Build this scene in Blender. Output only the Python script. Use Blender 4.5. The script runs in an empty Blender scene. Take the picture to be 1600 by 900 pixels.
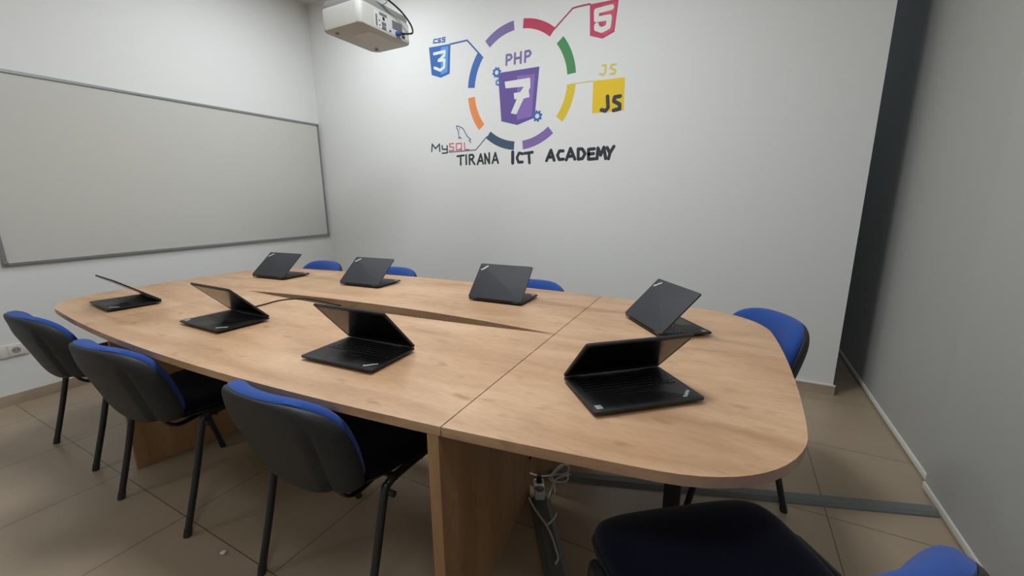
import bpy, bmesh, math, random
import numpy as np
from mathutils import Vector, Matrix

random.seed(7)
C = bpy.context.scene.collection
SC = bpy.context.scene
PI = math.pi

# ------------------------------------------------------------------ camera
F_PX, YAW, TILT, ROLL, CAM_H = 643.96, -0.48596, 0.21252, -0.008594, 1.28444
_fw = Vector((math.sin(YAW) * math.cos(TILT), math.cos(YAW) * math.cos(TILT), -math.sin(TILT)))
_r0 = Vector((math.cos(YAW), -math.sin(YAW), 0))
_u0 = _r0.cross(_fw)
_rt = _r0 * math.cos(ROLL) + _u0 * math.sin(ROLL)
_up = -_r0 * math.sin(ROLL) + _u0 * math.cos(ROLL)
cam_d = bpy.data.cameras.new('camera')
cam = bpy.data.objects.new('camera', cam_d)
C.objects.link(cam)
cam_d.sensor_width = 36
cam_d.lens = F_PX / 1600 * 36
cam_d.clip_start = 0.02
m = Matrix((_rt, _up, -_fw)).transposed().to_4x4()
m.translation = Vector((0, 0, CAM_H))
cam.matrix_world = m
SC.camera = cam


def at(px, py, axis, val):
    """point of the room seen at a photo pixel, on the plane axis = val (metres)"""
    d = _rt * ((px - 800) / F_PX) - _up * ((py - 450) / F_PX) + _fw
    o = Vector((0, 0, CAM_H))
    return o + d * ((val - o[axis]) / d[axis])


# ------------------------------------------------------------------ world, lamps, exposure
world = bpy.data.worlds.new('world')
SC.world = world
world.use_nodes = True
world.node_tree.nodes['Background'].inputs[0].default_value = (0.75, 0.87, 1.0, 1)
world.node_tree.nodes['Background'].inputs[1].default_value = 0.02
SC.view_settings.view_transform = 'Standard'
SC.view_settings.look = 'None'
SC.view_settings.gamma = 1
SC.view_settings.exposure = 0.0
SC.view_settings.use_curve_mapping = False
ROOM_H = 3.24
LAMPS = [(-1.00, 1.40, 38), (-2.10, 1.40, 10), (-2.85, 2.25, 19), (-3.20, -1.00, 8), (0.10, -0.20, 12)]     # x, y, watts of the ceiling panels
for lx, ly, lw in LAMPS:
    ld = bpy.data.lights.new('ceiling_lamp', 'AREA')
    ld.shape = 'SQUARE'
    ld.size = 0.56
    ld.energy = lw
    ld.color = (0.90, 0.96, 1.0)
    lo = bpy.data.objects.new('ceiling_lamp', ld)
    lo.location = (lx, ly, ROOM_H - 0.035)
    C.objects.link(lo)


# added cool fill, unseen behind the mural wall, lifting the dark blind strip
ld = bpy.data.lights.new('added_niche_fill', 'AREA')
ld.shape = 'SQUARE'; ld.size = 1.0; ld.energy = 4.5; ld.color = (0.72, 0.88, 1.0)
lo = bpy.data.objects.new('added_niche_fill', ld)
lo.location = (-0.4, 4.6, ROOM_H - 0.06)
C.objects.link(lo)


# ------------------------------------------------------------------ helpers
def lin(c):
    return tuple(((v / 255) / 12.92 if v / 255 <= .04045 else ((v / 255 + .055) / 1.055) ** 2.4) for v in c)


def mat(name, rgb, rough=.5, metal=0, spec=.5, lin_rgb=None, coat=0):
    mt = bpy.data.materials.new(name)
    mt.use_nodes = True
    b = mt.node_tree.nodes['Principled BSDF']
    c = lin_rgb or lin(rgb)
    b.inputs['Base Color'].default_value = (*c, 1)
    b.inputs['Roughness'].default_value = rough
    b.inputs['Metallic'].default_value = metal
    b.inputs['Specular IOR Level'].default_value = spec
    b.inputs['Coat Weight'].default_value = coat
    return mt


def nodes_of(mt):
    return mt.node_tree.nodes, mt.node_tree.links, mt.node_tree.nodes['Principled BSDF']


def add_noise_bump(mt, scale, strength, dist=.002, stretch=(1, 1, 1)):
    n, l, b = nodes_of(mt)
    tc = n.new('ShaderNodeTexCoord'); mp = n.new('ShaderNodeMapping'); mp.inputs['Scale'].default_value = stretch
    nz = n.new('ShaderNodeTexNoise'); nz.inputs['Scale'].default_value = scale; nz.inputs['Detail'].default_value = 4
    bp = n.new('ShaderNodeBump'); bp.inputs['Strength'].default_value = strength; bp.inputs['Distance'].default_value = dist
    l.new(tc.outputs['Object'], mp.inputs[0]); l.new(mp.outputs[0], nz.inputs['Vector'])
    l.new(nz.outputs['Fac'], bp.inputs['Height']); l.new(bp.outputs[0], b.inputs['Normal'])
    return nz


def add_mottle(mt, rgb_a, rgb_b, scale, stretch=(1, 1, 1), lo=.35, hi=.65, detail=4):
    n, l, b = nodes_of(mt)
    tc = n.new('ShaderNodeTexCoord'); mp = n.new('ShaderNodeMapping'); mp.inputs['Scale'].default_value = stretch
    nz = n.new('ShaderNodeTexNoise'); nz.inputs['Scale'].default_value = scale; nz.inputs['Detail'].default_value = detail
    cr = n.new('ShaderNodeValToRGB')
    cr.color_ramp.elements[0].position = lo; cr.color_ramp.elements[0].color = (*lin(rgb_a), 1)
    cr.color_ramp.elements[1].position = hi; cr.color_ramp.elements[1].color = (*lin(rgb_b), 1)
    l.new(tc.outputs['Object'], mp.inputs[0]); l.new(mp.outputs[0], nz.inputs['Vector'])
    l.new(nz.outputs['Fac'], cr.inputs[0]); l.new(cr.outputs[0], b.inputs['Base Color'])


def obj(name, bm, m, parent=None, smooth=None, loc=None, rot=None):
    me = bpy.data.meshes.new(name)
    bm.normal_update()
    bm.to_mesh(me); bm.free()
    if smooth is not None:
        me.polygons.foreach_set('use_smooth', [True] * len(me.polygons))
        me.set_sharp_from_angle(angle=math.radians(smooth))
    o = bpy.data.objects.new(name, me)
    if m: me.materials.append(m)
    C.objects.link(o)
    if parent: o.parent = parent
    if loc: o.location = loc
    if rot: o.rotation_euler = rot
    return o


def empty(name, loc=(0, 0, 0), rz=0):
    o = bpy.data.objects.new(name, None)
    o.empty_display_size = .1
    o.location = loc; o.rotation_euler = (0, 0, rz)
    C.objects.link(o)
    return o


def tag(o, label=None, cat=None, group=None, kind=None):
    if label: o['label'] = label
    if cat: o['category'] = cat
    if group: o['group'] = group
    if kind: o['kind'] = kind
    return o


def copy_tree(o, parent=None):
    c = o.copy(); C.objects.link(c)
    if parent: c.parent = parent
    for ch in list(o.children): copy_tree(ch, c)
    return c


def box(bm, lo, hi, bev=0, seg=2):
    r = bmesh.ops.create_cube(bm, size=1)
    vs = r['verts']
    for v in vs:
        v.co = Vector((lo[i] + (v.co[i] + .5) * (hi[i] - lo[i]) for i in range(3)))
    if bev:
        es = list({e for v in vs for e in v.link_edges})
        bmesh.ops.bevel(bm, geom=es, offset=bev, segments=seg, affect='EDGES', profile=.5)
    return bm


def cyl(bm, p0, p1, r0, r1=None, n=16):
    p0 = Vector(p0); p1 = Vector(p1); d = p1 - p0
    mx = Matrix.Translation((p0 + p1) / 2) @ d.to_track_quat('Z', 'Y').to_matrix().to_4x4()
    bmesh.ops.create_cone(bm, cap_ends=True, segments=n, radius1=r0, radius2=r0 if r1 is None else r1, depth=d.length, matrix=mx)
    return bm


def crom(pts, k=6, closed=False):
    P = [Vector(p) for p in pts]; n = len(P); out = []
    rng = range(n) if closed else range(n - 1)
    for i in rng:
        p1, p2 = P[i], P[(i + 1) % n]
        p0 = P[i - 1] if (closed or i > 0) else p1 * 2 - p2
        p3 = P[(i + 2) % n] if (closed or i + 2 < n) else p2 * 2 - p1
        for j in range(k):
            t = j / k
            out.append(.5 * ((2 * p1) + (p2 - p0) * t + (2 * p0 - 5 * p1 + 4 * p2 - p3) * t * t + (3 * p1 - p0 - 3 * p2 + p3) * t ** 3))
    if not closed: out.append(P[-1].copy())
    return out


def tube(bm, pts, rx, ry=None, n=12, side=None):
    """sweep an ellipse along a polyline; side = direction of the rx axis"""
    ry = rx if ry is None else ry
    P = [Vector(p) for p in pts]; rings = []
    ref = Vector(side) if side else None
    prev = None
    for i, p in enumerate(P):
        t = (P[min(i + 1, len(P) - 1)] - P[max(i - 1, 0)]).normalized()
        if ref is not None: a = ref - t * ref.dot(t)
        elif prev is None:
            a = t.orthogonal()
        else: a = prev - t * prev.dot(t)
        a.normalize(); prev = a; b = t.cross(a)
        rings.append([bm.verts.new(p + a * (rx * math.cos(2 * PI * k / n)) + b * (ry * math.sin(2 * PI * k / n))) for k in range(n)])
    for A, B in zip(rings, rings[1:]):
        for k in range(n): bm.faces.new((A[k], A[(k + 1) % n], B[(k + 1) % n], B[k]))
    bm.faces.new(list(reversed(rings[0]))); bm.faces.new(rings[-1])
    return bm


def prism(bm, poly, z0, z1, bev=0, fix=True):
    """extrude a 2-D polygon from z0 to z1"""
    a = sum(poly[i][0] * poly[(i + 1) % len(poly)][1] - poly[(i + 1) % len(poly)][0] * poly[i][1] for i in range(len(poly)))
    if a < 0: poly = list(reversed(poly))
    b = [bm.verts.new((p[0], p[1], z0)) for p in poly]
    t = [bm.verts.new((p[0], p[1], z1)) for p in poly]
    n = len(poly)
    fb = bm.faces.new(list(reversed(b))); ft = bm.faces.new(t)
    for i in range(n): bm.faces.new((b[i], b[(i + 1) % n], t[(i + 1) % n], t[i]))
    if bev:
        es = [e for f in (fb, ft) for e in f.edges]
        bmesh.ops.bevel(bm, geom=es, offset=bev, segments=2, affect='EDGES', profile=.5)
    return bm


def rrect(w, d, r, n=6, cx=0, cy=0):
    out = []
    for sx, sy, a0 in ((1, 1, 0), (-1, 1, 90), (-1, -1, 180), (1, -1, 270)):
        for k in range(n + 1):
            a = math.radians(a0 + 90 * k / n)
            out.append((cx + sx * (w / 2 - r) + r * math.cos(a), cy + sy * (d / 2 - r) + r * math.sin(a)))
    return out


def pad(bm, outline, top, bot, fmap, rings=8, p=4.0, q=2.2, pb=8.0):
    """closed cushion: outline (closed list of 2-D points) filled with concentric rings; heights fall off to the rim"""
    n = len(outline)
    cx = sum(o[0] for o in outline) / n; cy = sum(o[1] for o in outline) / n

    def layer(h, pw):
        L = []
        for k in range(rings + 1):
            r = 1 - (1 - k / rings) ** 1.7 if k else 0
            hh = h * (max(0, 1 - r ** pw)) ** (1 / q)
            if k == 0: L.append([bm.verts.new(fmap(cx, cy, hh))])
            else: L.append([bm.verts.new(fmap(cx + (o[0] - cx) * r, cy + (o[1] - cy) * r, hh)) for o in outline])
        return L
    T = layer(top, p); B = layer(-bot, pb)
    for i in range(n): bm.verts.remove(B[-1][i])
    B[-1] = T[-1]
    for L, flip in ((T, False), (B, True)):
        for i in range(n):
            j = (i + 1) % n
            f = (L[0][0], L[1][i], L[1][j]); bm.faces.new(tuple(reversed(f)) if flip else f)
        for k in range(1, rings):
            for i in range(n):
                j = (i + 1) % n
                f = (L[k][i], L[k + 1][i], L[k + 1][j], L[k][j]); bm.faces.new(tuple(reversed(f)) if flip else f)
    bmesh.ops.recalc_face_normals(bm, faces=bm.faces)
    return bm


def text_mesh(body, size, mx, extrude=.0004):
    cu = bpy.data.curves.new('t', 'FONT')
    cu.body = body; cu.size = size; cu.extrude = extrude; cu.offset = .0005; cu.align_x = 'CENTER'; cu.align_y = 'CENTER'
    o = bpy.data.objects.new('t', cu); C.objects.link(o)
    dg = bpy.context.evaluated_depsgraph_get(); dg.update()
    me = bpy.data.meshes.new_from_object(o.evaluated_get(dg))
    bm = bmesh.new(); bm.from_mesh(me); bm.transform(mx)
    bpy.data.objects.remove(o); bpy.data.curves.remove(cu); bpy.data.meshes.remove(me)
    return bm


# ------------------------------------------------------------------ materials
M_WALL = mat('white_wall_paint', (221, 221, 219), .6, spec=.3); add_noise_bump(M_WALL, 60, .06, .002)
M_CEIL = mat('ceiling_paint', (225, 224, 220), .8, spec=.2)
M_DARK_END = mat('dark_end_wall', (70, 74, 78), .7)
M_BASE = mat('baseboard_tile', (165, 148, 128), .4); add_mottle(M_BASE, (158, 141, 121), (172, 155, 135), 6)
M_WTRIM = mat('white_trim', (215, 212, 205), .45)
M_FABRIC = mat('blue_upholstery', (42, 74, 142), .92, spec=.12)
M_FABRIC_SHADED = mat('shaded_seat_upholstery', (8, 10, 30), .95, spec=.1)  # same blue fabric, with the shade on the seats put into its colour
for _m in (M_FABRIC, M_FABRIC_SHADED):
    add_noise_bump(_m, 700, .35, .0015)
    _b = _m.node_tree.nodes['Principled BSDF']
    _b.inputs['Sheen Weight'].default_value = .15; _b.inputs['Sheen Roughness'].default_value = .5
M_PLASTIC = mat('black_plastic', (46, 46, 46), .55, spec=.35); add_noise_bump(M_PLASTIC, 500, .2, .001)
M_TUBE = mat('black_powder_coat', (34, 34, 36), .38, spec=.5)
M_LID = mat('laptop_lid', (50, 51, 56), .62, spec=.4)
M_LAP = mat('laptop_body', (30, 30, 32), .45, spec=.45)
M_KEY = mat('laptop_keys', (24, 24, 26), .4, spec=.5)
M_PADM = mat('trackpad', (33, 33, 35), .35, spec=.5)
M_SCREEN = mat('screen_panel', (10, 10, 12), .12, spec=.5)
M_SILVER = mat('silver_logo', (232, 233, 235), .4, metal=.1)
M_STICKER = mat('sticker', (170, 174, 178), .4)
M_ALU = mat('aluminium_frame', (142, 144, 145), .4, metal=.55)
M_BOARD = mat('whiteboard_enamel', (196, 195, 189), .25, spec=.4)
M_GREYPLAST = mat('grey_corner_plastic', (110, 110, 108), .5)
M_BLIND = mat('blind_fabric', (167, 166, 162), .85, spec=.2); add_noise_bump(M_BLIND, 900, .15, .001)
M_TRUNK = mat('trunking_plastic', (104, 108, 106), .55)
M_WPLAST = mat('white_plastic', (212, 208, 200), .45)
M_WCABLE = mat('white_cable', (214, 208, 196), .5)
M_BCABLE = mat('black_cable', (26, 26, 28), .5)
M_HOLE = mat('dark_socket_hole', (18, 18, 18), .7)
M_PROJ = mat('projector_shell', (180, 178, 172), .5)
M_PROJ2 = mat('projector_cover', (132, 131, 130), .5)
M_PORT = mat('port_grey', (105, 106, 108), .5)
M_BLUEPLUG = mat('blue_plug', (46, 88, 160), .45)
M_PAPER = mat('paper', (225, 222, 212), .8)
def diffuser(w):
    m_ = mat('lamp_diffuser', (240, 240, 235), .6)
    b_ = m_.node_tree.nodes['Principled BSDF']
    b_.inputs['Emission Color'].default_value = (.90, .96, 1, 1); b_.inputs['Emission Strength'].default_value = .15 * w
    return m_


def wood(name, stretch, cols):
    mt = mat(name, (200, 160, 120), .42, spec=.4)
    n, l, b = nodes_of(mt)
    tc = n.new('ShaderNodeTexCoord')
    mp = n.new('ShaderNodeMapping'); mp.inputs['Scale'].default_value = stretch
    l.new(tc.outputs['Object'], mp.inputs[0])
    # slow bands of tone between boards of veneer
    n1 = n.new('ShaderNodeTexNoise'); n1.inputs['Scale'].default_value = 1.1; n1.inputs['Detail'].default_value = 5; n1.inputs['Distortion'].default_value = .5
    l.new(mp.outputs[0], n1.inputs['Vector'])
    cr = n.new('ShaderNodeValToRGB')
    e = cr.color_ramp.elements
    e[0].position = .28; e[0].color = (*lin(cols[0]), 1)
    e[1].position = .72; e[1].color = (*lin(cols[2]), 1)
    k = e.new(.5); k.color = (*lin(cols[1]), 1)
    l.new(n1.outputs['Fac'], cr.inputs[0])
    # fine grain lines
    mp2 = n.new('ShaderNodeMapping'); mp2.inputs['Scale'].default_value = tuple(v * 7 for v in stretch)
    l.new(tc.outputs['Object'], mp2.inputs[0])
    n2 = n.new('ShaderNodeTexNoise'); n2.inputs['Scale'].default_value = 2.5; n2.inputs['Detail'].default_value = 6
    l.new(mp2.outputs[0], n2.inputs['Vector'])
    r2 = n.new('ShaderNodeValToRGB')
    r2.color_ramp.elements[0].position = .3; r2.color_ramp.elements[0].color = (.80, .78, .76, 1)
    r2.color_ramp.elements[1].position = .6; r2.color_ramp.elements[1].color = (1, 1, 1, 1)
    l.new(n2.outputs['Fac'], r2.inputs[0])
    mx = n.new('ShaderNodeMix'); mx.data_type = 'RGBA'; mx.blend_type = 'MULTIPLY'; mx.inputs[0].default_value = .5
    l.new(cr.outputs[0], mx.inputs[6]); l.new(r2.outputs[0], mx.inputs[7])
    # scattered brown flecks and knots
    mp3 = n.new('ShaderNodeMapping'); mp3.inputs['Scale'].default_value = tuple(v * 1.6 if v < 2 else v * .9 for v in stretch)
    l.new(tc.outputs['Object'], mp3.inputs[0])
    n3 = n.new('ShaderNodeTexNoise'); n3.inputs['Scale'].default_value = 3.6; n3.inputs['Detail'].default_value = 2
    l.new(mp3.outputs[0], n3.inputs['Vector'])
    r3 = n.new('ShaderNodeValToRGB')
    r3.color_ramp.elements[0].position = .62; r3.color_ramp.elements[0].color = (0, 0, 0, 1)
    r3.color_ramp.elements[1].position = .86; r3.color_ramp.elements[1].color = (1, 1, 1, 1)
    l.new(n3.outputs['Fac'], r3.inputs[0])
    mx2 = n.new('ShaderNodeMix'); mx2.data_type = 'RGBA'; mx2.blend_type = 'MULTIPLY'
    l.new(r3.outputs[0], mx2.inputs[0]); l.new(mx.outputs[2], mx2.inputs[6])
    mx2.inputs[7].default_value = (.62, .54, .48, 1)
    l.new(mx2.outputs[2], b.inputs['Base Color'])
    return mt


WOODC = ((169, 130, 96), (193, 155, 121), (208, 172, 138))
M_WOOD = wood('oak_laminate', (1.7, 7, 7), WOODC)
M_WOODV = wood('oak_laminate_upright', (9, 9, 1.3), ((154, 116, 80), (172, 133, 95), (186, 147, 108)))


def floor_mat():
    mt = mat('floor_tiles', (170, 150, 128), .32, spec=.45)
    n, l, b = nodes_of(mt)
    tc = n.new('ShaderNodeTexCoord')
    mp = n.new('ShaderNodeMapping'); mp.inputs['Location'].default_value = (TX0, TY0, 0)
    mp.vector_type = 'POINT'
    l.new(tc.outputs['Object'], mp.inputs[0])
    br = n.new('ShaderNodeTexBrick')
    br.offset = 0; br.squash = 1
    br.inputs['Color1'].default_value = (*lin((164, 146, 124)), 1)
    br.inputs['Color2'].default_value = (*lin((158, 140, 118)), 1)
    br.inputs['Mortar'].default_value = (*lin((100, 86, 71)), 1)
    br.inputs['Scale'].default_value = 1
    br.inputs['Mortar Size'].default_value = .0022
    br.inputs['Mortar Smooth'].default_value = .2
    br.inputs['Brick Width'].default_value = .592
    br.inputs['Row Height'].default_value = .607
    l.new(mp.outputs[0], br.inputs['Vector'])
    nz = n.new('ShaderNodeTexNoise'); nz.inputs['Scale'].default_value = 3; nz.inputs['Detail'].default_value = 5
    l.new(tc.outputs['Object'], nz.inputs['Vector'])
    r = n.new('ShaderNodeValToRGB')
    r.color_ramp.elements[0].position = .3; r.color_ramp.elements[0].color = (.92, .92, .92, 1)
    r.color_ramp.elements[1].position = .7; r.color_ramp.elements[1].color = (1.04, 1.04, 1.04, 1)
    l.new(nz.outputs['Fac'], r.inputs[0])
    mx = n.new('ShaderNodeMix'); mx.data_type = 'RGBA'; mx.blend_type = 'MULTIPLY'; mx.inputs[0].default_value = 1
    l.new(br.outputs['Color'], mx.inputs[6]); l.new(r.outputs[0], mx.inputs[7])
    l.new(mx.outputs[2], b.inputs['Base Color'])
    bp = n.new('ShaderNodeBump'); bp.inputs['Strength'].default_value = .3; bp.inputs['Distance'].default_value = .002; bp.invert = True
    l.new(br.outputs['Fac'], bp.inputs['Height']); l.new(bp.outputs[0], b.inputs['Normal'])
    return mt


TX0, TY0 = 1.318, -.672 + .607 * 4
M_FLOOR = floor_mat()

# ------------------------------------------------------------------ the room
XL, YB, XE, YF, YN = -4.0376, 3.2088, .690, -1.9, 5.4    # left wall, mural wall, its free end, wall behind the camera, end of the niche
XR = 1.02


def struct(name, lo, hi, m, bev=0):
    o = obj(name, box(bmesh.new(), lo, hi, bev), m)
    o['kind'] = 'structure'
    return o


struct('floor', (XL - .15, YF - .15, -.1), (XR + .15, YN + .15, 0), M_FLOOR)
struct('ceiling', (XL - .15, YF - .15, ROOM_H), (XR + .15, YN + .15, ROOM_H + .1), M_CEIL)
struct('wall_left', (XL - .15, YF - .15, 0), (XL, YN, ROOM_H), M_WALL)
struct('wall_back', (XL, YB, 0), (XE, YB + .16, ROOM_H), M_WALL)
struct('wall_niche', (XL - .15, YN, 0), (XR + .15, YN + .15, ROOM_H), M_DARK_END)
struct('wall_front', (XL, YF - .15, 0), (XR + .15, YF, ROOM_H), M_WALL)
struct('wall_right', (XR, YF, 0), (XR + .15, YN, ROOM_H), M_WALL)
struct('baseboard_left', (XL, YF, 0), (XL + .012, YB, .072), M_BASE)
bb = struct('baseboard_back', (XL + .012, YB - .012, 0), (XE + .01, YB, .062), M_BASE)
struct('trim_1', (XL + .012, YB - .014, .062), (XE + .012, YB, .070), M_WTRIM)

# ceiling panels
for lx, ly, lw in LAMPS:
    t = empty('ceiling_light', (lx, ly, ROOM_H))
    fr = bmesh.new()
    for a, b in (((-.31, -.31), (.31, -.29)), ((-.31, .29), (.31, .31)), ((-.31, -.29), (-.29, .29)), ((.29, -.29), (.31, .29))):
        box(fr, (*a, -.03), (*b, 0))
    obj('frame', fr, M_WTRIM, t)
    obj('diffuser', box(bmesh.new(), (-.29, -.29, -.02), (.29, .29, -.012)), diffuser(lw), t)
    tag(t, 'square white ceiling light panel ' + {-1.0: 'above the middle of the table', -2.1: 'above the left half of the table', 0.1: 'behind the viewer by the window blinds'}.get(lx, 'in the corner of whiteboard and mural walls' if ly > 0 else 'behind the viewer by the whiteboard wall'), 'ceiling light', 'ceiling light panels')

# ------------------------------------------------------------------ roller blinds on the window side
def blind(x, y0, y1, label, zb):
    t = empty('roller_blind', (x, (y0 + y1) / 2, zb))
    hy = (y1 - y0) / 2
    obj('blind_fabric', box(bmesh.new(), (-.0015, -hy, .03), (.0015, hy, ROOM_H - zb - .06)), M_BLIND, t)
    br = bmesh.new(); box(br, (-.009, -hy, 0), (.009, hy, .032), .004)
    obj('bottom_bar', br, M_WPLAST, t, 40)
    rl = bmesh.new(); cyl(rl, (0.02, -hy, ROOM_H - zb - .05), (0.02, hy, ROOM_H - zb - .05), .028)
    obj('roller_tube', rl, M_WPLAST, t, 40)
    tag(t, label, 'blind', 'grey roller blinds')


blind(.868, YF + .02, 2.275, 'nearer grey roller blind with white bottom bar at the right edge', .012)
blind(.896, 2.315, YN - .03, 'farther grey roller blind running into the dark gap beside the mural wall', .012)

# ------------------------------------------------------------------ whiteboard
wb_y0, wb_y1, wb_z0, wb_z1 = .775, 3.190, .897, 2.087
wb = empty('whiteboard', (XL, (wb_y0 + wb_y1) / 2, wb_z0))
hy = (wb_y1 - wb_y0) / 2; hz = wb_z1 - wb_z0
obj('board_surface', box(bmesh.new(), (.004, -hy + .01, .01), (.014, hy - .01, hz - .01)), M_BOARD, wb)
for lo, hi in (((0, -hy + .02, 0), (.022, hy - .02, .022)), ((0, -hy + .02, hz - .02), (.022, hy - .02, hz)),
               ((0, -hy, .02), (.022, -hy + .022, hz - .02)), ((0, hy - .02, .02), (.022, hy, hz - .02))):
    obj('frame_rail', box(bmesh.new(), lo, hi, .003), M_ALU, wb)
for y, z in ((-hy, 0), (-hy, hz - .026), (hy - .026, 0), (hy - .026, hz - .026)):
    obj('corner_cap', box(bmesh.new(), (0, y - .001, z - .001), (.024, y + .027, z + .027), .006), M_GREYPLAST, wb, 40)
tag(wb, 'large blank whiteboard in a thin grey frame on the left wall', 'whiteboard')

# ------------------------------------------------------------------ wall socket
sk = empty('wall_socket', (XL, .652, .315))
obj('cover_plate', box(bmesh.new(), (0, -.14, 0), (.011, .14, .082), .004), M_WPLAST, sk, 40)
for yy in (-.09, .085):
    fb = bmesh.new(); box(fb, (.011, yy - .035, .006), (.014, yy + .035, .076), .002)
    f = obj('socket_face', fb, M_WPLAST, sk, 40)
    hb = bmesh.new(); cyl(hb, (.0125, yy, .041), (.0146, yy, .041), .020, n=24)
    h = obj('socket_well', hb, mat('socket_well_shade', (150, 146, 138), .5), sk, 40)
    pb = bmesh.new()
    for s in (-.0095, .0095): cyl(pb, (.0144, yy + s, .041), (.0150, yy + s, .041), .003, n=10)
    obj('pin_hole', pb, M_HOLE, h)
tag(sk, 'white double wall socket low on the left wall behind the first chair', 'socket')

# ------------------------------------------------------------------ mural
def W(px, py):
    p = at(px, py, 1, YB)
    return (p.x, p.z)


mur = empty('wall_mural', (0, YB, 0))
_pm = {}


def paint(rgb):
    if rgb not in _pm:
        _pm[rgb] = mat('paint_%02x%02x%02x' % rgb, rgb, .55, spec=.3)
    return _pm[rgb]


def put(name, bm, rgb, lift=1, parent=None, label=None):
    # built in x,z metres with the thickness along z -> turn onto the wall
    bm.transform(Matrix(((1, 0, 0, 0), (0, 0, -1, 0), (0, 1, 0, 0), (0, 0, 0, 1))))
    o = obj(name, bm, paint(rgb), parent or mur)
    if label: o['label'] = label
    return o


def poly_px(bm, pts, lift=1, f=None):
    P = [W(*(f(p) if f else p)) for p in pts]
    prism(bm, P, 0, .0006 * lift)
    return bm


def stroke(bm, pts, w, lift=1, closed=False):
    """flat painted stroke through wall points (x,z)"""
    P = [Vector((p[0], p[1])) for p in pts]
    z = .0006 * lift
    z0 = z; cnt = [0]

    def zz():
        cnt[0] += 1
        return z0 * (1 + .04 * cnt[0])
    seg = list(zip(P, P[1:] + ([P[0]] if closed else [])))
    if not closed: seg = seg[:len(P) - 1]
    for a, b in seg:
        d = b - a
        if d.length < 1e-6: continue
        nrm = Vector((-d.y, d.x)).normalized() * w / 2
        prism(bm, [a + nrm, a - nrm, b - nrm, b + nrm], 0, zz())
    for p in P:
        prism(bm, [(p.x + w / 2 * math.cos(2 * PI * k / 10), p.y + w / 2 * math.sin(2 * PI * k / 10)) for k in range(10)], 0, zz())
    return bm


PXM = (W(801, 150)[0] - W(800, 150)[0])       # metres per photo pixel near the mural centre
c1 = lambda p: (640 + p[0] / 3.33333, p[1] / 3.33333)
c5 = lambda p: (660 + p[0] / 9, 170 + p[1] / 9)
c6 = lambda p: (880 + p[0] / 11.25, p[1] / 11.25)
c7 = lambda p: (750 + p[0] / 6.43, 70 + p[1] / 6.43)


def strokes(f, lines, wpx, lift=1):
    bm = bmesh.new()
    for ln in lines:
        stroke(bm, [W(*f(p)) for p in ln], wpx * PXM, lift)
    return bm


# ring of eight segments
RC = (-1.621, 2.171); RO, RI = .487, .418
ends = [('purple', (122, 106, 160), (803.5, 42), (763.6, 72)), ('red', (186, 62, 92), (863.5, 50.5), (817.5, 37.5)),
        ('green', (72, 138, 84), (891, 115.5), (874, 63.6)), ('yellow', (214, 188, 52), (873.5, 186), (890, 132)),
        ('purple', (128, 106, 166), (816.5, 225), (859, 201)), ('slate', (66, 88, 110), (763.6, 210), (803.5, 225.5)),
        ('orange', (228, 140, 86), (738.4, 152), (752.5, 199)), ('blue', (62, 104, 172), (751.6, 86), (738.4, 137.4))]
for nm, rgb, pa, pb_ in ends:
    a = W(*pa); b = W(*pb_)
    aa = math.atan2(a[1] - RC[1], a[0] - RC[0]); ab = math.atan2(b[1] - RC[1], b[0] - RC[0])
    if ab < aa: ab += 2 * PI
    if ab - aa > PI: aa, ab = ab, aa + 2 * PI
    K = 14
    pl = [(RC[0] + RO * math.cos(aa + (ab - aa) * k / K), RC[1] + RO * math.sin(aa + (ab - aa) * k / K)) for k in range(K + 1)]
    pl += [(RC[0] + RI * math.cos(aa + (ab - aa) * k / K), RC[1] + RI * math.sin(aa + (ab - aa) * k / K)) for k in range(K, -1, -1)]
    put('ring_segment', prism(bmesh.new(), pl, 0, .0006), rgb, label='%s segment of the painted ring' % nm)
for rgb, wd, ln, nm in (((62, 92, 150), 2.2, [(212, 230), (300, 210), (372, 290)], 'blue'), ((160, 66, 90), 2.0, [(750, 155), (850, 43), (880, 34), (940, 21)], 'red'),
                    ((206, 190, 110), 1.3, [(838, 438), (900, 430), (957, 422)], 'pale yellow'), ((88, 100, 124), 1.5, [(402, 712), (345, 781), (205, 793)], 'grey')):
    put('connector_line', strokes(c1, [ln], wd), rgb, label='thin %s connector line' % nm)

# blue shield with a 3
sh = put('shield_emblem', poly_px(bmesh.new(), [(101, 248), (213, 228), (209, 384), (163, 405), (115, 391)], 1, c1), (56, 102, 172), label='blue shield emblem with a white 3')
put('shield_highlight', poly_px(bmesh.new(), [(163, 248), (201, 240), (197, 375), (163, 390)], 1.6, c1), (92, 150, 208), parent=sh)
put('numeral', strokes(c1, [[(128, 281), (183, 268), (180, 290), (152, 316), (182, 312), (180, 350), (160, 366), (131, 354)]], 4.0, 2.2), (222, 226, 222), parent=sh)
put('emblem_lettering', strokes(c1, [[(142, 204), (127, 207), (124, 224), (141, 222)], [(163, 200), (149, 203), (150, 212), (162, 211), (160, 220), (146, 222)], [(186, 195), (171, 198), (172, 207), (184, 206), (183, 217), (168, 219)]], 1.9), (58, 94, 158))
# red shield with a 5
sh = put('shield_emblem', poly_px(bmesh.new(), [(470, 77), (980, -22), (900, 560), (690, 680), (470, 630)], 1, c6), (192, 64, 96), label='red shield emblem with a white 5')
put('shield_highlight', poly_px(bmesh.new(), [(700, 80), (935, 32), (870, 530), (700, 625)], 1.6, c6), (206, 84, 112), parent=sh)
put('numeral', strokes(c6, [[(850, 128), (585, 195), (585, 345), (812, 303), (793, 470), (680, 530), (588, 500), (588, 450)]], 6.2, 2.2), (222, 224, 218), parent=sh)
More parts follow.
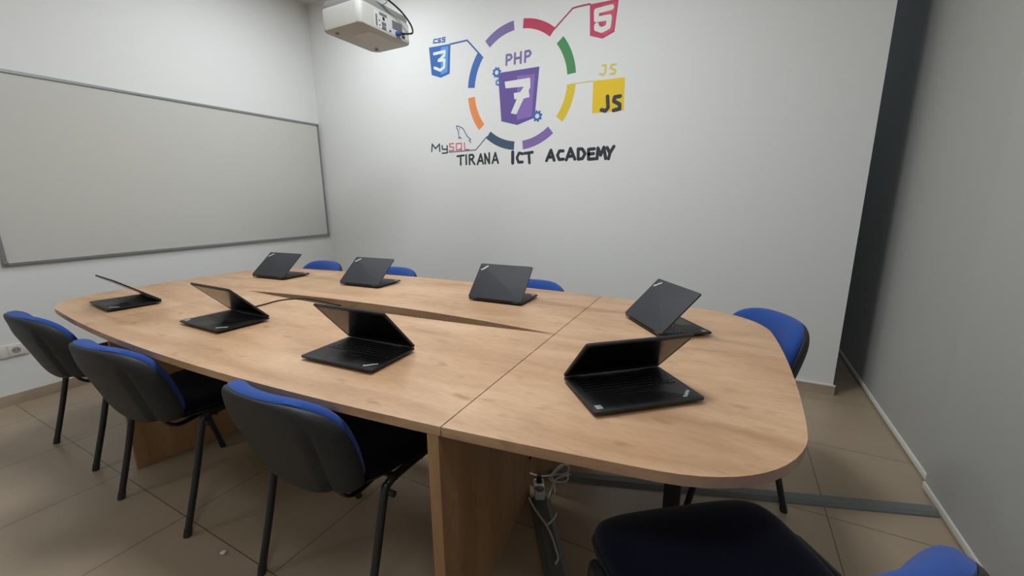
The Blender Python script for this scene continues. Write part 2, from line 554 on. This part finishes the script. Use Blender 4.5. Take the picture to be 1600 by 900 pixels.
# purple shield with a 7
sh = put('shield_emblem', poly_px(bmesh.new(), [(185, 288), (215, 279), (597, 218), (549, 732), (375, 806), (215, 769), (190, 420)], 1, c7), (104, 84, 152), label='purple shield emblem with a white 7')
put('shield_highlight', poly_px(bmesh.new(), [(372, 312), (551, 292), (521, 720), (372, 756)], 1.6, c7), (134, 108, 178), parent=sh)
put('numeral', poly_px(bmesh.new(), [(248, 372), (505, 330), (506, 430), (490, 455), (498, 525), (440, 540), (365, 700), (310, 688), (370, 545), (345, 548), (340, 485), (405, 475), (440, 420), (258, 438)], 2.2, c7), (222, 222, 220), parent=sh)
put('emblem_lettering', strokes(c7, [[(265, 202), (268, 104), (308, 100), (320, 125), (300, 150), (268, 158)], [(349, 190), (352, 85)], [(408, 182), (412, 74)], [(350, 138), (410, 128)], [(452, 172), (456, 68), (496, 60), (510, 85), (494, 112), (455, 124)]], 3.1), (126, 108, 164))


def gear(cx, cy, r, hole):
    o = W(*c7((cx, cy))); R = r / 6.43 * PXM; bm = bmesh.new()
    N = 8; pl = []
    for k in range(N * 4):
        a = 2 * PI * (k + .5) / (N * 4); rr = R if (k // 2) % 2 == 0 else R * .76
        pl.append((o[0] + rr * math.cos(a), o[1] + rr * math.sin(a)))
    hl = [(o[0] + R * hole * math.cos(2 * PI * (k + .5) / (N * 4)), o[1] + R * hole * math.sin(2 * PI * (k + .5) / (N * 4))) for k in range(N * 4)]
    n = N * 4
    for k in range(n):
        j = (k + 1) % n
        prism(bm, [pl[k], pl[j], hl[j], hl[k]], 0, .0009)
    return bm


for g in ((168, 278, 47, .40), (182, 379, 30, .42), (575, 716, 50, .40)):
    put('gear_emblem', gear(*g), (58, 108, 176), label='small blue painted gear')
# yellow square
sq = put('square_emblem', poly_px(bmesh.new(), [(957, 422), (1122, 402), (1115, 576), (950, 590)], 1, c1), (226, 192, 38), label='yellow square with dark letters')
put('emblem_lettering', strokes(c1, [[(1031, 502), (1034, 560), (1020, 578), (999, 573)], [(1097, 501), (1068, 506), (1064, 527), (1094, 543), (1094, 567), (1062, 575)]], 4.6, 2), (56, 58, 66), parent=sq)
put('emblem_lettering', strokes(c1, [[(1006, 341), (1022, 339), (1019, 380), (1005, 391), (992, 385)], [(1074, 335), (1051, 340), (1046, 354), (1072, 366), (1069, 382), (1046, 386)]], 2.6), (212, 196, 108), label='pale yellow letters above the square')
# database lettering with its leaping outline
put('emblem_lettering', strokes(c5, [[(132, 600), (138, 497), (185, 560), (240, 497), (245, 600)], [(277, 520), (282, 570), (338, 570)], [(349, 520), (350, 618), (280, 626)]], 2.3), (62, 72, 86), label='dark grey letters My')
put('emblem_lettering', strokes(c5, [[(440, 489), (382, 494), (386, 535), (440, 540), (438, 586), (376, 590)], [(477, 490), (550, 485), (550, 573), (477, 580), (477, 490)], [(530, 560), (556, 588)], [(590, 478), (596, 573), (656, 572)]], 1.6), (196, 84, 92), label='red letters SQL')
put('leaping_outline', strokes(c5, [crom([(480, 240, 0), (560, 270, 0), (600, 330, 0), (630, 385, 0), (680, 430, 0)], 4), [(680, 432), (656, 446), (682, 474)], crom([(480, 240, 0), (486, 275, 0), (508, 325, 0), (515, 420, 0)], 4), [(515, 420), (527, 398), (549, 420)], [(522, 280), (524, 292)]], 1.3), (74, 90, 140), label='thin blue leaping animal outline')
# the title
put('title_word', strokes(c5, [[(490, 668), (584, 655)], [(538, 665), (540, 788)], [(615, 650), (618, 780)], [(665, 780), (660, 650), (706, 646), (722, 670), (708, 703), (666, 714)], [(690, 712), (735, 780)], [(775, 780), (820, 638), (855, 772)], [(790, 735), (845, 730)], [(885, 772), (877, 634), (940, 768), (940, 624)], [(985, 765), (1025, 620), (1065, 762)], [(1000, 722), (1050, 717)]], 3.0), (58, 60, 66), label='dark hand-painted word TIRANA')
bm = strokes(c1, [[(537, 792), (537, 849)]], 5.0)
for ln in ([(589, 801), (570, 797), (559, 822), (567, 845), (588, 844)], [(599, 799), (640, 793)], [(621, 797), (624, 849)]):
    stroke(bm, [W(*c1(p)) for p in ln], 4.0 * PXM)
put('title_word', bm, (54, 56, 70), label='dark hand-painted word ICT')
put('title_word', strokes(c1, [[(713, 837), (736, 782), (753, 835)], [(722, 820), (748, 816)], [(800, 786), (781, 786), (770, 808), (779, 831), (801, 829)], [(816, 833), (838, 773), (861, 829)], [(824, 815), (854, 812)], [(878, 829), (878, 776), (899, 776), (914, 800), (900, 826), (878, 829)], [(962, 775), (932, 778), (932, 829), (965, 827)], [(932, 803), (958, 800)], [(976, 827), (981, 771), (995, 808), (1012, 767), (1021, 826)], [(1029, 769), (1043, 797), (1064, 763)], [(1043, 797), (1036, 827)]], 4.2), (52, 54, 64), label='dark hand-painted word ACADEMY')
tag(mur, 'painted ring mural of coloured emblems and lettering on the white back wall', 'mural')

# ------------------------------------------------------------------ projector
pr = empty('projector', (-2.065, 2.06, 2.25))
hx, hy, H = .156, .210, .150
body = bmesh.new()
prism(body, rrect(2 * hx, 2 * hy, .035, 8), 0, .112, .006)
obj('lower_shell', body, M_PROJ, pr, 35)
cov = bmesh.new(); prism(cov, rrect(2 * hx - .012, 2 * hy - .012, .035, 8), .112, H, .014)
obj('top_cover', cov, M_PROJ2, pr, 35)
# the connector side faces +x
pp = bmesh.new(); box(pp, (hx - .004, -.10, .012), (hx + .0012, .185, .100), .001)
port_panel = obj('port_panel', pp, mat('port_panel_white', (196, 196, 194), .5), pr)


def port(name, y, z, w, h, m, d=.004, round_=False, parent=port_panel):
    b = bmesh.new()
    if round_: cyl(b, (hx, y, z), (hx + d, y, z), w / 2, n=16)
    else: box(b, (hx, y - w / 2, z - h / 2), (hx + d, y + w / 2, z + h / 2), .0008)
    obj(name, b, m, parent)


port('vent_slot', -.085, .048, .013, .060, M_PORT, .003)
port('round_port', -.028, .070, .018, .018, M_HOLE, .003, True)
port('video_port', -.028, .044, .032, .014, M_PORT, .005)
port('video_port', -.028, .023, .032, .014, M_PORT, .005)
port('audio_jack', -.062, .052, .008, .008, M_HOLE, .003, True)
port('audio_jack', -.060, .028, .008, .008, M_HOLE, .003, True)
port('usb_port', .022, .022, .014, .009, M_HOLE, .003)
port('grille', -.030, .090, .060, .014, M_PORT, .003)
port('grille', .085, .066, .085, .046, M_PORT, .003)
port('serial_port', .135, .040, .026, .012, M_HOLE, .004)
port('serial_port', .135, .022, .026, .012, M_HOLE, .004)
port('plug', .082, .024, .034, .016, M_BLUEPLUG, .030)
for fy in (hy - .05, -hy + .06):
    ft = bmesh.new(); cyl(ft, (-hx + .06, fy, -.006), (-hx + .06, fy, .002), .011)
    obj('foot', ft, M_PROJ2, pr, 40)
rc = bmesh.new(); prism(rc, rrect(.15, .20, .02, 4, .02, .02), -.0012, .002)
obj('filter_door', rc, mat('projector_door', (196, 188, 180), .5), pr)
lens = bmesh.new(); cyl(lens, (-hx + .004, .06, .05), (-hx - .016, .06, .05), .034, .03, 24)
obj('lens', lens, M_SCREEN, pr, 40)
mt_ = bmesh.new()
cyl(mt_, (0, 0, H), (0, 0, H + .02), .07, n=24)
cyl(mt_, (0, 0, H + .02), (0, 0, ROOM_H - 2.25 - .02), .018, n=16)
cyl(mt_, (0, 0, ROOM_H - 2.25 - .02), (0, 0, ROOM_H - 2.25), .06, n=24)
obj('mount_pole', mt_, M_PROJ, pr, 40)
cbl = bmesh.new()
tube(cbl, crom([(hx + .028, .082, .024), (hx + .050, .125, .030), (hx + .052, .165, .050), (hx + .05, .150, .092), (hx + .045, .07, .140), (hx + .03, -.04, .172), (hx + .0, -.11, .182), (.06, -.09, .20), (.02, -.02, .30), (.018, -.018, .6), (.018, -.018, ROOM_H - 2.25)], 8), .0052)
obj('signal_cable', cbl, M_BCABLE, pr, 60)
cb2 = bmesh.new()
tube(cb2, crom([(hx - .02, -.02, H - .004), (hx + .02, -.015, .165), (.08, -.03, .24), (.022, .018, .40), (.02, .02, ROOM_H - 2.25)], 8), .0022)
obj('power_cable', cb2, M_PORT, pr, 60)
tag(pr, 'white projector hanging from the ceiling with cables at its connector side', 'projector')

# ------------------------------------------------------------------ the table
TROT = .020
TC = (-1.595, 1.457)
table = empty('conference_table', (TC[0], TC[1], 0), TROT)
TZ, TTH = .745, .026


def edge_y(x): return .803 - .046 * x * x


def outline_end(s):
    """outline of one end from the far seam round to the near seam; s = +1 right end"""
    far = []
    x_e = 1.807; r = .27
    pts = [(s * 1.0015, edge_y(1.0))]
    for k in range(1, 9):
        x = 1.0 + .50 * k / 8
        pts.append((s * x, edge_y(x)))
    c0 = (1.50, edge_y(1.5)); c2 = (1.788, .43)
    for k in range(1, 13):
        t = k / 12
        p1 = (1.735, edge_y(1.735) - .005)
        pts.append((s * ((1 - t) ** 2 * c0[0] + 2 * t * (1 - t) * p1[0] + t * t * c2[0]), (1 - t) ** 2 * c0[1] + 2 * t * (1 - t) * p1[1] + t * t * c2[1]))
    for k in range(1, 6):
        y = .43 * (1 - k / 5)
        pts.append((s * (x_e - .10 * y * y), y))
    return pts + [(x, -y) for x, y in reversed(pts[:-1])]


def gap_mid(x): return .008 * x
for s in (1, -1):
    b = bmesh.new(); prism(b, outline_end(s), TZ - TTH, TZ, .0015)
    obj('tabletop', b, M_WOOD, table, 30)
xs = [-.9985 + 1.997 * k / 24 for k in range(25)]
near = [(x, -edge_y(x)) for x in xs] + [(x, .012 + gap_mid(x) - .0008 - .046 * max(0, 1 - x * x)) for x in reversed(xs)]
farp = [(x, edge_y(x)) for x in xs] + [(x, .012 + gap_mid(x) + .0008 + .070 * max(0, 1 - x * x)) for x in reversed(xs)]
for pl in (near, farp):
    b = bmesh.new(); prism(b, pl, TZ - TTH, TZ, .0012)
    obj('tabletop', b, M_WOOD, table, 30)


# narrow board under the rear edge of the gap, following its curve
fr_ = [(x, .0125 + gap_mid(x) + .070 * max(0, 1 - x * x)) for x in xs[1:-1]]
b = bmesh.new(); prism(b, fr_ + [(x, y + .016) for x, y in reversed(fr_)], TZ - TTH - .14, TZ - TTH, .001)
obj('gap_apron', b, M_WOOD, table, 30)


def panel(x0, y0, x1, y1):
    """upright board from (x0,y0) to (x1,y1), .032 thick, in table coordinates"""
    a = Vector((x0, y0)); b_ = Vector((x1, y1)); d = (b_ - a).normalized(); nn = Vector((-d.y, d.x)) * .016
    bm = bmesh.new(); prism(bm, [a + nn, a - nn, b_ - nn, b_ + nn], 0.0, TZ - TTH, .001)
    obj('leg_panel', bm, M_WOODV, table)


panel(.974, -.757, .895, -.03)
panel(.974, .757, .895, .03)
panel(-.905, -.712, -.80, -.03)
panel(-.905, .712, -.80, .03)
for s in (1, -1):
    b = bmesh.new(); box(b, (s * 1.49 - .029, -.029, 0), (s * 1.49 + .029, .029, TZ - TTH), .002)
    box(b, (s * 1.49 - .06, -.06, TZ - TTH - .004), (s * 1.49 + .06, .06, TZ - TTH))
    obj('support_post', b, M_TUBE, table)
tag(table, 'long boat-shaped oak laminate conference table with a lens-shaped gap in the middle', 'table')

# ------------------------------------------------------------------ chairs (facing +y, origin on the floor between the rear feet)
def shell_outline():
    h = [(0, .777), (.10, .775), (.158, .765), (.205, .738), (.231, .69), (.238, .62), (.234, .55), (.226, .49), (.208, .462), (.182, .455), (.160, .463), (.140, .458), (.105, .449), (.05, .444), (0, .443)]
    full = h + [(-x, z) for x, z in reversed(h[1:-1])]
    return [(p.x, p.y) for p in crom([(x, z, 0) for x, z in full], 4, True)]


def back_surf(a, z):
    t = (z - .44) / .336
    lean = .012 - .100 * t - .012 * t * t
    return lean + .078 * (abs(a) / .235) ** 2.3


def make_chair():
    root = empty('conference_chair')
    # backrest cushion
    def fm(a, z, h):
        return Vector((a, back_surf(a, z) + .012 + h, z + .25 * h))
    ol = [(x * .965, .608 + (z - .608) * .98 + .008) for x, z in shell_outline()]
    b = bmesh.new(); pad(b, ol, .048, .010, fm, 10, 9, 2.2)
    obj('backrest', b, M_FABRIC, root, 60)

    def fs(a, z, h):
        y = back_surf(a, z) + .006 + h
        if h < 0: y += h / .014 * .046 * (abs(a) / .235) ** 2.3      # deep side flaps: the rear stays flatter than the front
        if h < -.003:
            low = max(0, min(1, (.745 - z) / .09)); low = low * low * (3 - 2 * low)
            xg = .150 + .10 * max(0, z - .46)            # crease between the raised middle and the side flaps
            d = abs(a) - xg
            mid = 1 / (1 + math.exp(d / .005))
            y -= .010 * mid * low
            y += .014 * math.exp(-((d - .005) / .008) ** 2) * low
        return Vector((a, y, z))
    b = bmesh.new(); pad(b, shell_outline(), .010, .014, fs, 28, 9, 2.0, 9)
    obj('back_shell', b, M_PLASTIC, root, 60)
    # seat
    def seat_map(a, y, h):
        drop = -.022 * max(0, (y - .345) / .11) ** 2 - .012 * max(0, (.13 - y) / .1)
        dish = -.012 * (1 - min(1, (a / .2) ** 2)) * math.exp(-((y - .22) / .12) ** 2)
        return Vector((a, y, .474 + h + drop + (dish if h > 0 else 0)))
    so_h = [(0, .452), (.11, .451), (.188, .441), (.228, .412), (.241, .36), (.241, .29), (.234, .20), (.214, .115), (.170, .065), (.08, .055), (0, .054)]
    so = [(p.x, p.y) for p in crom([(x, y, 0) for x, y in so_h + [(-x, y) for x, y in reversed(so_h[1:-1])]], 3, True)]
    b = bmesh.new(); pad(b, so, .038, .012, seat_map, 9, 6, 2.0)
    obj('seat', b, M_FABRIC_SHADED, root, 60)
    b = bmesh.new(); pad(b, [(x * 1.03, .26 + (y - .26) * .97) for x, y in so], .004, .022, lambda a, y, h: seat_map(a, y, h - .012), 5, 6, 2.0, 6)
    obj('seat_shell', b, M_PLASTIC, root, 60)
    # side frames: rear leg, rail, front leg
    for s in (-1, 1):
        rear = crom([(s * .252, 0, .012), (s * .254, .060, .22), (s * .256, .114, .425), (s * .256, .130, .448), (s * .256, .154, .457)], 4)
        front = crom([(s * .252, .43, .012), (s * .254, .385, .22), (s * .256, .341, .425), (s * .256, .326, .448), (s * .256, .303, .457)], 4)
        for pth, nm in ((rear, 'leg'), (front, 'leg')):
            lg = obj('leg', tube(bmesh.new(), pth, .0125, .0125, 12), M_TUBE, root, 60)
            p = pth[0]; d = (pth[1] - pth[0]).normalized()
            cb = bmesh.new(); cyl(cb, (p.x, p.y - d.y * .01, 0), p + d * .020, .0138, .0138, 12)
            obj('foot_cap', cb, M_PLASTIC, lg, 40)
        b = tube(bmesh.new(), [(s * .256, .152, .457), (s * .256, .23, .458), (s * .256, .305, .457)], .0125, .0125, 12)
        obj('frame_rail', b, M_TUBE, root, 60)
        b = bmesh.new(); cyl(b, (s * .256, .126, .428), (s * .286, .126, .428), .010, n=12)
        obj('frame_bolt', b, M_PLASTIC, root, 40)
    for y in (.17, .29):
        b = tube(bmesh.new(), [(-.256, y, .447), (.256, y, .447)], .010, .010, 10)
        obj('cross_bar', b, M_TUBE, root, 60)
    # curved bracket joining the seat frame and the backrest
    for s in (-1, 1):
        b = tube(bmesh.new(), crom([(s * .17, .20, .440), (s * .17, .12, .426), (s * .168, .072, .424), (s * .165, .040, .448), (s * .16, .024, .49), (s * .155, .010, .53)], 5), .015, .007, 12, side=(1, 0, 0))
        obj('back_bracket', b, M_TUBE, root, 60)
    return root


proto_chair = make_chair()
CH = [  # x, y of the point between the rear feet, facing (ux, uy), label
    (-2.905, .630, (0, 1), 'blue and black chair on the near side, closest to the whiteboard wall'),
    (-2.030, .610, (-.05, 1), 'blue and black chair on the near side, middle of three, by the left leg panel'),
    (-1.100, .655, (0, 1), 'nearest fully visible blue chair seen from behind, left of the right leg panel'),
    (-3.015, 2.275, (0, -1), 'far-side chair with only its blue top edge showing, nearest the room corner'),
    (-2.22, 2.275, (0, -1), 'far-side chair with its blue top edge showing, middle of three'),
    (-1.065, 2.27, (0, -1), 'far-side chair with its blue top edge showing right of the upright dark laptop'),
    (.168, 2.050, (-.85, -.526), 'blue chair at the far right table corner, before the free end of the wall'),
    (.196, .688, (-.605, .796), 'dark blue chair at the near right corner, seat seen from above in front'),
]
for i, (x, y, u, lab) in enumerate(CH):
    o = proto_chair if i == 0 else copy_tree(proto_chair)
    o.location = (x, y, 0)
    o.rotation_euler = (0, 0, math.atan2(-u[0], u[1]))
    tag(o, lab, 'chair', 'blue chairs around the table')

# ------------------------------------------------------------------ laptops (user at -y, origin on the table under the base centre)
LW, LD = .320, .2215


def make_laptop():
    root = empty('laptop')
    b = bmesh.new()
    prism(b, rrect(LW, LD, .008, 4), .0092, .0165, .0012)
    base = obj('base', b, M_LAP, root, 35)
    b = bmesh.new(); prism(b, rrect(LW - .036, LD - .036, .01, 4), .0025, .0094)
    obj('underside', b, M_LAP, base)
    fb = bmesh.new()
    for sx in (-1, 1):
        for sy in (-1, 1):
            cyl(fb, (sx * .125, sy * .080, 0), (sx * .125, sy * .080, .003), .008, n=10)
    obj('rubber_foot', fb, M_HOLE, base)
    # keys
    kb = bmesh.new()
    y = .083
    rows = [(.010, 16, None), (.0155, 14, None), (.0155, 14, None), (.0155, 13, None), (.0155, 12, None), (.0155, 9, (5, 4.2))]
    kw = .286
    for h, n, wide in rows:
        units = [1.0] * n
        if wide: units[3] = wide[1]
        elif n < 16: units[0] = 1.35; units[-1] = 1.5
        tot = sum(units); x = -kw / 2
        for u in units:
            w = kw * u / tot
            box(kb, (x + .0013, y - h + .0013, .0160), (x + w - .0013, y - .0013, .0180), .0007, 1)
            x += w
        y -= h + .0006
    obj('keyboard', kb, M_KEY, root)
    tb = bmesh.new(); prism(tb, rrect(.100, .056, .004, 3, -.005, -.066), .0160, .0168)
    tp = obj('trackpad', tb, M_PADM, root)
    bb_ = bmesh.new()
    for x0, x1 in ((-.054, -.022), (-.021, .010), (.011, .044)):
        box(bb_, (x0, -.036, .0160), (x1, -.024, .0176), .0007, 1)
    obj('click_button', bb_, M_KEY, tp)
    nb = bmesh.new(); cyl(nb, (-.003, .028, .017), (-.003, .028, .0192), .0038, .003, 12)
    obj('pointing_stick', nb, mat('stick_rubber', (70, 22, 24), .7), root, 40)
    st = bmesh.new(); prism(st, rrect(.018, .020, .002, 3, -LW / 2 + .022, -LD / 2 + .024), .0163, .0168)
    s_ = obj('palm_sticker', st, M_STICKER, root); s_['label'] = 'pale sticker on the palm rest'
    mx = Matrix.Translation((LW / 2 - .034, -LD / 2 + .033, .0168)) @ Matrix.Rotation(math.radians(45), 4, 'Z')
    o = obj('palm_lettering', text_mesh('ThinkPad', .0125, mx), M_SILVER, root); o['label'] = 'silver diagonal lettering'
    # lid: closed it lies over the base; turned about the hinge line
    lid = bmesh.new()
    prism(lid, rrect(LW, LD, .008, 4, 0, -LD / 2), .0006, .0078, .0012)
    lid = obj('lid', lid, M_LID, root, 35, loc=(0, LD / 2 - .003, .0168))
    sc = bmesh.new(); prism(sc, rrect(LW - .018, LD - .034, .003, 3, 0, -LD / 2 - .004), -.0001, .0012)
    obj('screen', sc, M_SCREEN, lid)
    bz = bmesh.new()
    for lo, hi in (((-LW / 2 + .003, -LD + .003), (LW / 2 - .003, -LD + .010)), ((-LW / 2 + .003, -.026), (LW / 2 - .003, -.003)),
                   ((-LW / 2 + .003, -LD + .010), (-LW / 2 + .009, -.026)), ((LW / 2 - .009, -LD + .010), (LW / 2 - .003, -.026))):
        box(bz, (*lo, -.0006), (*hi, .0012))
    obj('bezel', bz, M_LAP, lid)
    # outside of the lid: diagonal lettering by the outer right corner (upright for whoever sits opposite)
    mx = Matrix.Translation((LW / 2 - .034, -LD + .030, .0080)) @ Matrix.Rotation(math.radians(180 + 42), 4, 'Z')
    o = obj('lid_lettering', text_mesh('ThinkPad', .0125, mx), M_SILVER, lid); o['label'] = 'silver diagonal lettering'
    hb = bmesh.new()
    for s in (-1, 1): cyl(hb, (s * .125 - .016, 0, .0005), (s * .125 + .016, 0, .0005), .0048, n=12)
    hs = bmesh.new(); box(hs, (-LW / 2 + .030, -.0042, -.0016), (LW / 2 - .030, -.0024, .0004))
    o = obj('hinge_strip', hs, mat('hinge_strip_grey', (118, 113, 108), .35), lid); o['label'] = 'thin pale strip along the hinge'
    h_ = obj('hinge', hb, mat('hinge_metal', (92, 93, 96), .4, metal=.5), root, 40, loc=(0, LD / 2 - .003, .0168))
    return root


proto_lap = make_laptop()
LAPS = [
    (-2.8692, .9434, -.0981, .6571, 'half-open black laptop seen edge-on at the far left end of the table'),
    (-1.9995, .9864, -.0177, .7987, 'half-open black laptop on the near side beside the thin black cable'),
    (-1.1258, .9670, .0543, .8395, 'half-open black laptop in the middle of the near side, in front of the gap'),
    (-.2116, 1.1145, .7239, .7705, 'nearest half-open black laptop at the right end with its keyboard facing the viewer'),
    (-.2115, 1.8096, 2.2302, .7728, 'laptop at the right end showing its dark lid, turned at an angle to the wall'),
    (-1.0782, 1.9407, 3.1663, .8164, 'far-side laptop with dark lid upright, just left of the table seam'),
    (-2.0753, 1.9289, 3.2103, .6964, 'far-side laptop with the palest grey lid, middle of three'),
    (-2.8849, 1.8442, 3.2267, .6990, 'far-side laptop with dark lid nearest the whiteboard corner'),
]
lap_roots = [proto_lap] + [copy_tree(proto_lap) for _ in LAPS[1:]]
for i, (x, y, th, al, lab) in enumerate(LAPS):
    o = lap_roots[i]
    o.location = (x, y, TZ); o.rotation_euler = (0, 0, th)
    for ch in o.children:
        if ch.name.split('.')[0] == 'lid': ch.rotation_euler = (-al, 0, 0)
    if i in (0, 2):
        for ch in list(o.children):
            if ch.name.startswith('palm_sticker'): bpy.data.objects.remove(ch)
    tag(o, lab, 'laptop', 'laptops on the table')

# ------------------------------------------------------------------ thin black cable from the second laptop into the gap
pts = [at(396, 480, 2, TZ + .004), at(415, 475, 2, TZ + .004), at(436, 469.5, 2, TZ + .004), at(458, 466.8, 2, TZ + .004), at(478, 466.5, 2, TZ + .003), at(500, 470, 2, TZ - .006), at(530, 477, 2, TZ - .03), at(560, 486, 2, TZ - .12)]
pts.append(pts[-1] + Vector((.03, .0, -.3)))
tag(obj('power_cable', tube(bmesh.new(), crom(pts, 6), .0038), M_BCABLE, None, 60), 'thin black cable running from a laptop into the table gap', 'cable')

# ------------------------------------------------------------------ under the table: trunking, power strip, loose cables
def trunk(a, b_, w, h, label):
    a = Vector(a); b_ = Vector(b_); L = (b_ - a).length
    o_bm = bmesh.new()
    prof = [(-w / 2, 0), (w / 2, 0), (w / 2 - .002, h * .35), (w * .26, h), (-w * .26, h), (-w / 2 + .002, h * .35)]
    prism(o_bm, prof, 0, L)
    o_bm.transform(Matrix(((0, 0, 1, 0), (1, 0, 0, 0), (0, 1, 0, 0), (0, 0, 0, 1))))
    o = obj('cable_trunking', o_bm, M_TRUNK, None, 30)
    o.location = (a.x, a.y, 0); o.rotation_euler = (0, 0, math.atan2((b_ - a).y, (b_ - a).x))
    tag(o, label, 'cable trunking', 'grey floor trunking')


trunk((-.655, 1.605), (.850, 2.115), .070, .018, 'grey floor trunking crossing the tiles to the window blinds')
_a = at(843, 778, 2, .010); _b = at(871, 900, 2, .010)
trunk((_a.x, _a.y), (_b.x + (_b.x - _a.x), _b.y + (_b.y - _a.y)), .090, .018, 'grey floor trunking running forward under the right end of the table')
_p = at(839, 771, 2, .022)
ps = empty('power_strip', (_p.x + .012, _p.y, .0185), math.radians(-62))
b = bmesh.new(); box(b, (-.062, -.022, 0), (.034, .022, .038), .005); obj('strip_body', b, M_WPLAST, ps, 40)
for x in (-.038, .008):
    b = bmesh.new(); cyl(b, (x, 0, .0375), (x, 0, .0388), .020, n=20); w_ = obj('socket_well', b, mat('strip_well', (120, 116, 110), .5), ps, 40)
b = bmesh.new(); cyl(b, (-.038, .0, .038), (-.038, 0, .066), .013, .010, 14); obj('plug', b, M_BCABLE, ps, 40)
tag(ps, 'white power strip on the floor trunking beside the right leg panel', 'power strip')


def cable(pts, r, m, label, cat='cable'):
    tag(obj('loose_cable', tube(bmesh.new(), crom(pts, 7), r, n=8), m, None, 60), label, cat, 'loose cables under the table')


g = lambda px, py, h: tuple(at(px, py, 2, h))
y_ = 1.50
v = lambda px, py, yy=y_: tuple(at(px, py, 1, yy))
cable([g(826, 778, .05), g(833, 791, .034), g(843, 806, .026), g(853, 820, .025), g(862, 838, .025), g(869, 860, .025), g(872, 872, .025), g(868, 881, .025)], .0042, M_WCABLE, 'white cable trailing forward along the floor trunking from the power strip')
cable([v(866, 752, 1.52), v(867, 775), v(870, 795, 1.48), g(868, 806, .03), g(860, 816, .030), g(855, 820, .032)], .004, M_WCABLE, 'white cable hanging in one loop right of the power strip')
cable([v(826, 739), v(845, 744), v(862, 742), v(872, 734), v(880, 727), v(872, 731), v(862, 743), v(868, 752), v(884, 752), v(887, 744), v(872, 741), v(858, 745), v(864, 752), v(878, 753)], .0035, M_WCABLE, 'white cable coiled in a tangle below the tabletop edge')
cable([v(868, 735, 1.51), v(876, 727, 1.51), v(887, 727, 1.51), v(888, 737, 1.51), v(878, 741, 1.51), v(891, 741, 1.51), v(870, 748, 1.51), v(862, 764, 1.51), g(856, 780, .03)], .0035, M_WCABLE, 'white cable dropping from the tangle to the trunking')
cable([v(831, 709, 1.44), v(828, 716, 1.44), v(824, 724, 1.44), v(820, 745, 1.46), v(818, 765, 1.46)], .004, M_BCABLE, 'short black cable hanging beside the right leg panel')

# ------------------------------------------------------------------ crumpled scrap on the floor
b = bmesh.new()
bmesh.ops.create_icosphere(b, subdivisions=2, radius=.011)
for v_ in b.verts:
    v_.co *= random.uniform(.65, 1.15); v_.co.z = max(-.006, v_.co.z * .6)
o = obj('paper_scrap', b, M_PAPER, None)
p = at(349, 863, 2, .006); o.location = (p.x, p.y, .0062)
tag(o, 'tiny crumpled white paper scrap on the floor tiles left of the nearest chair', 'paper scrap')
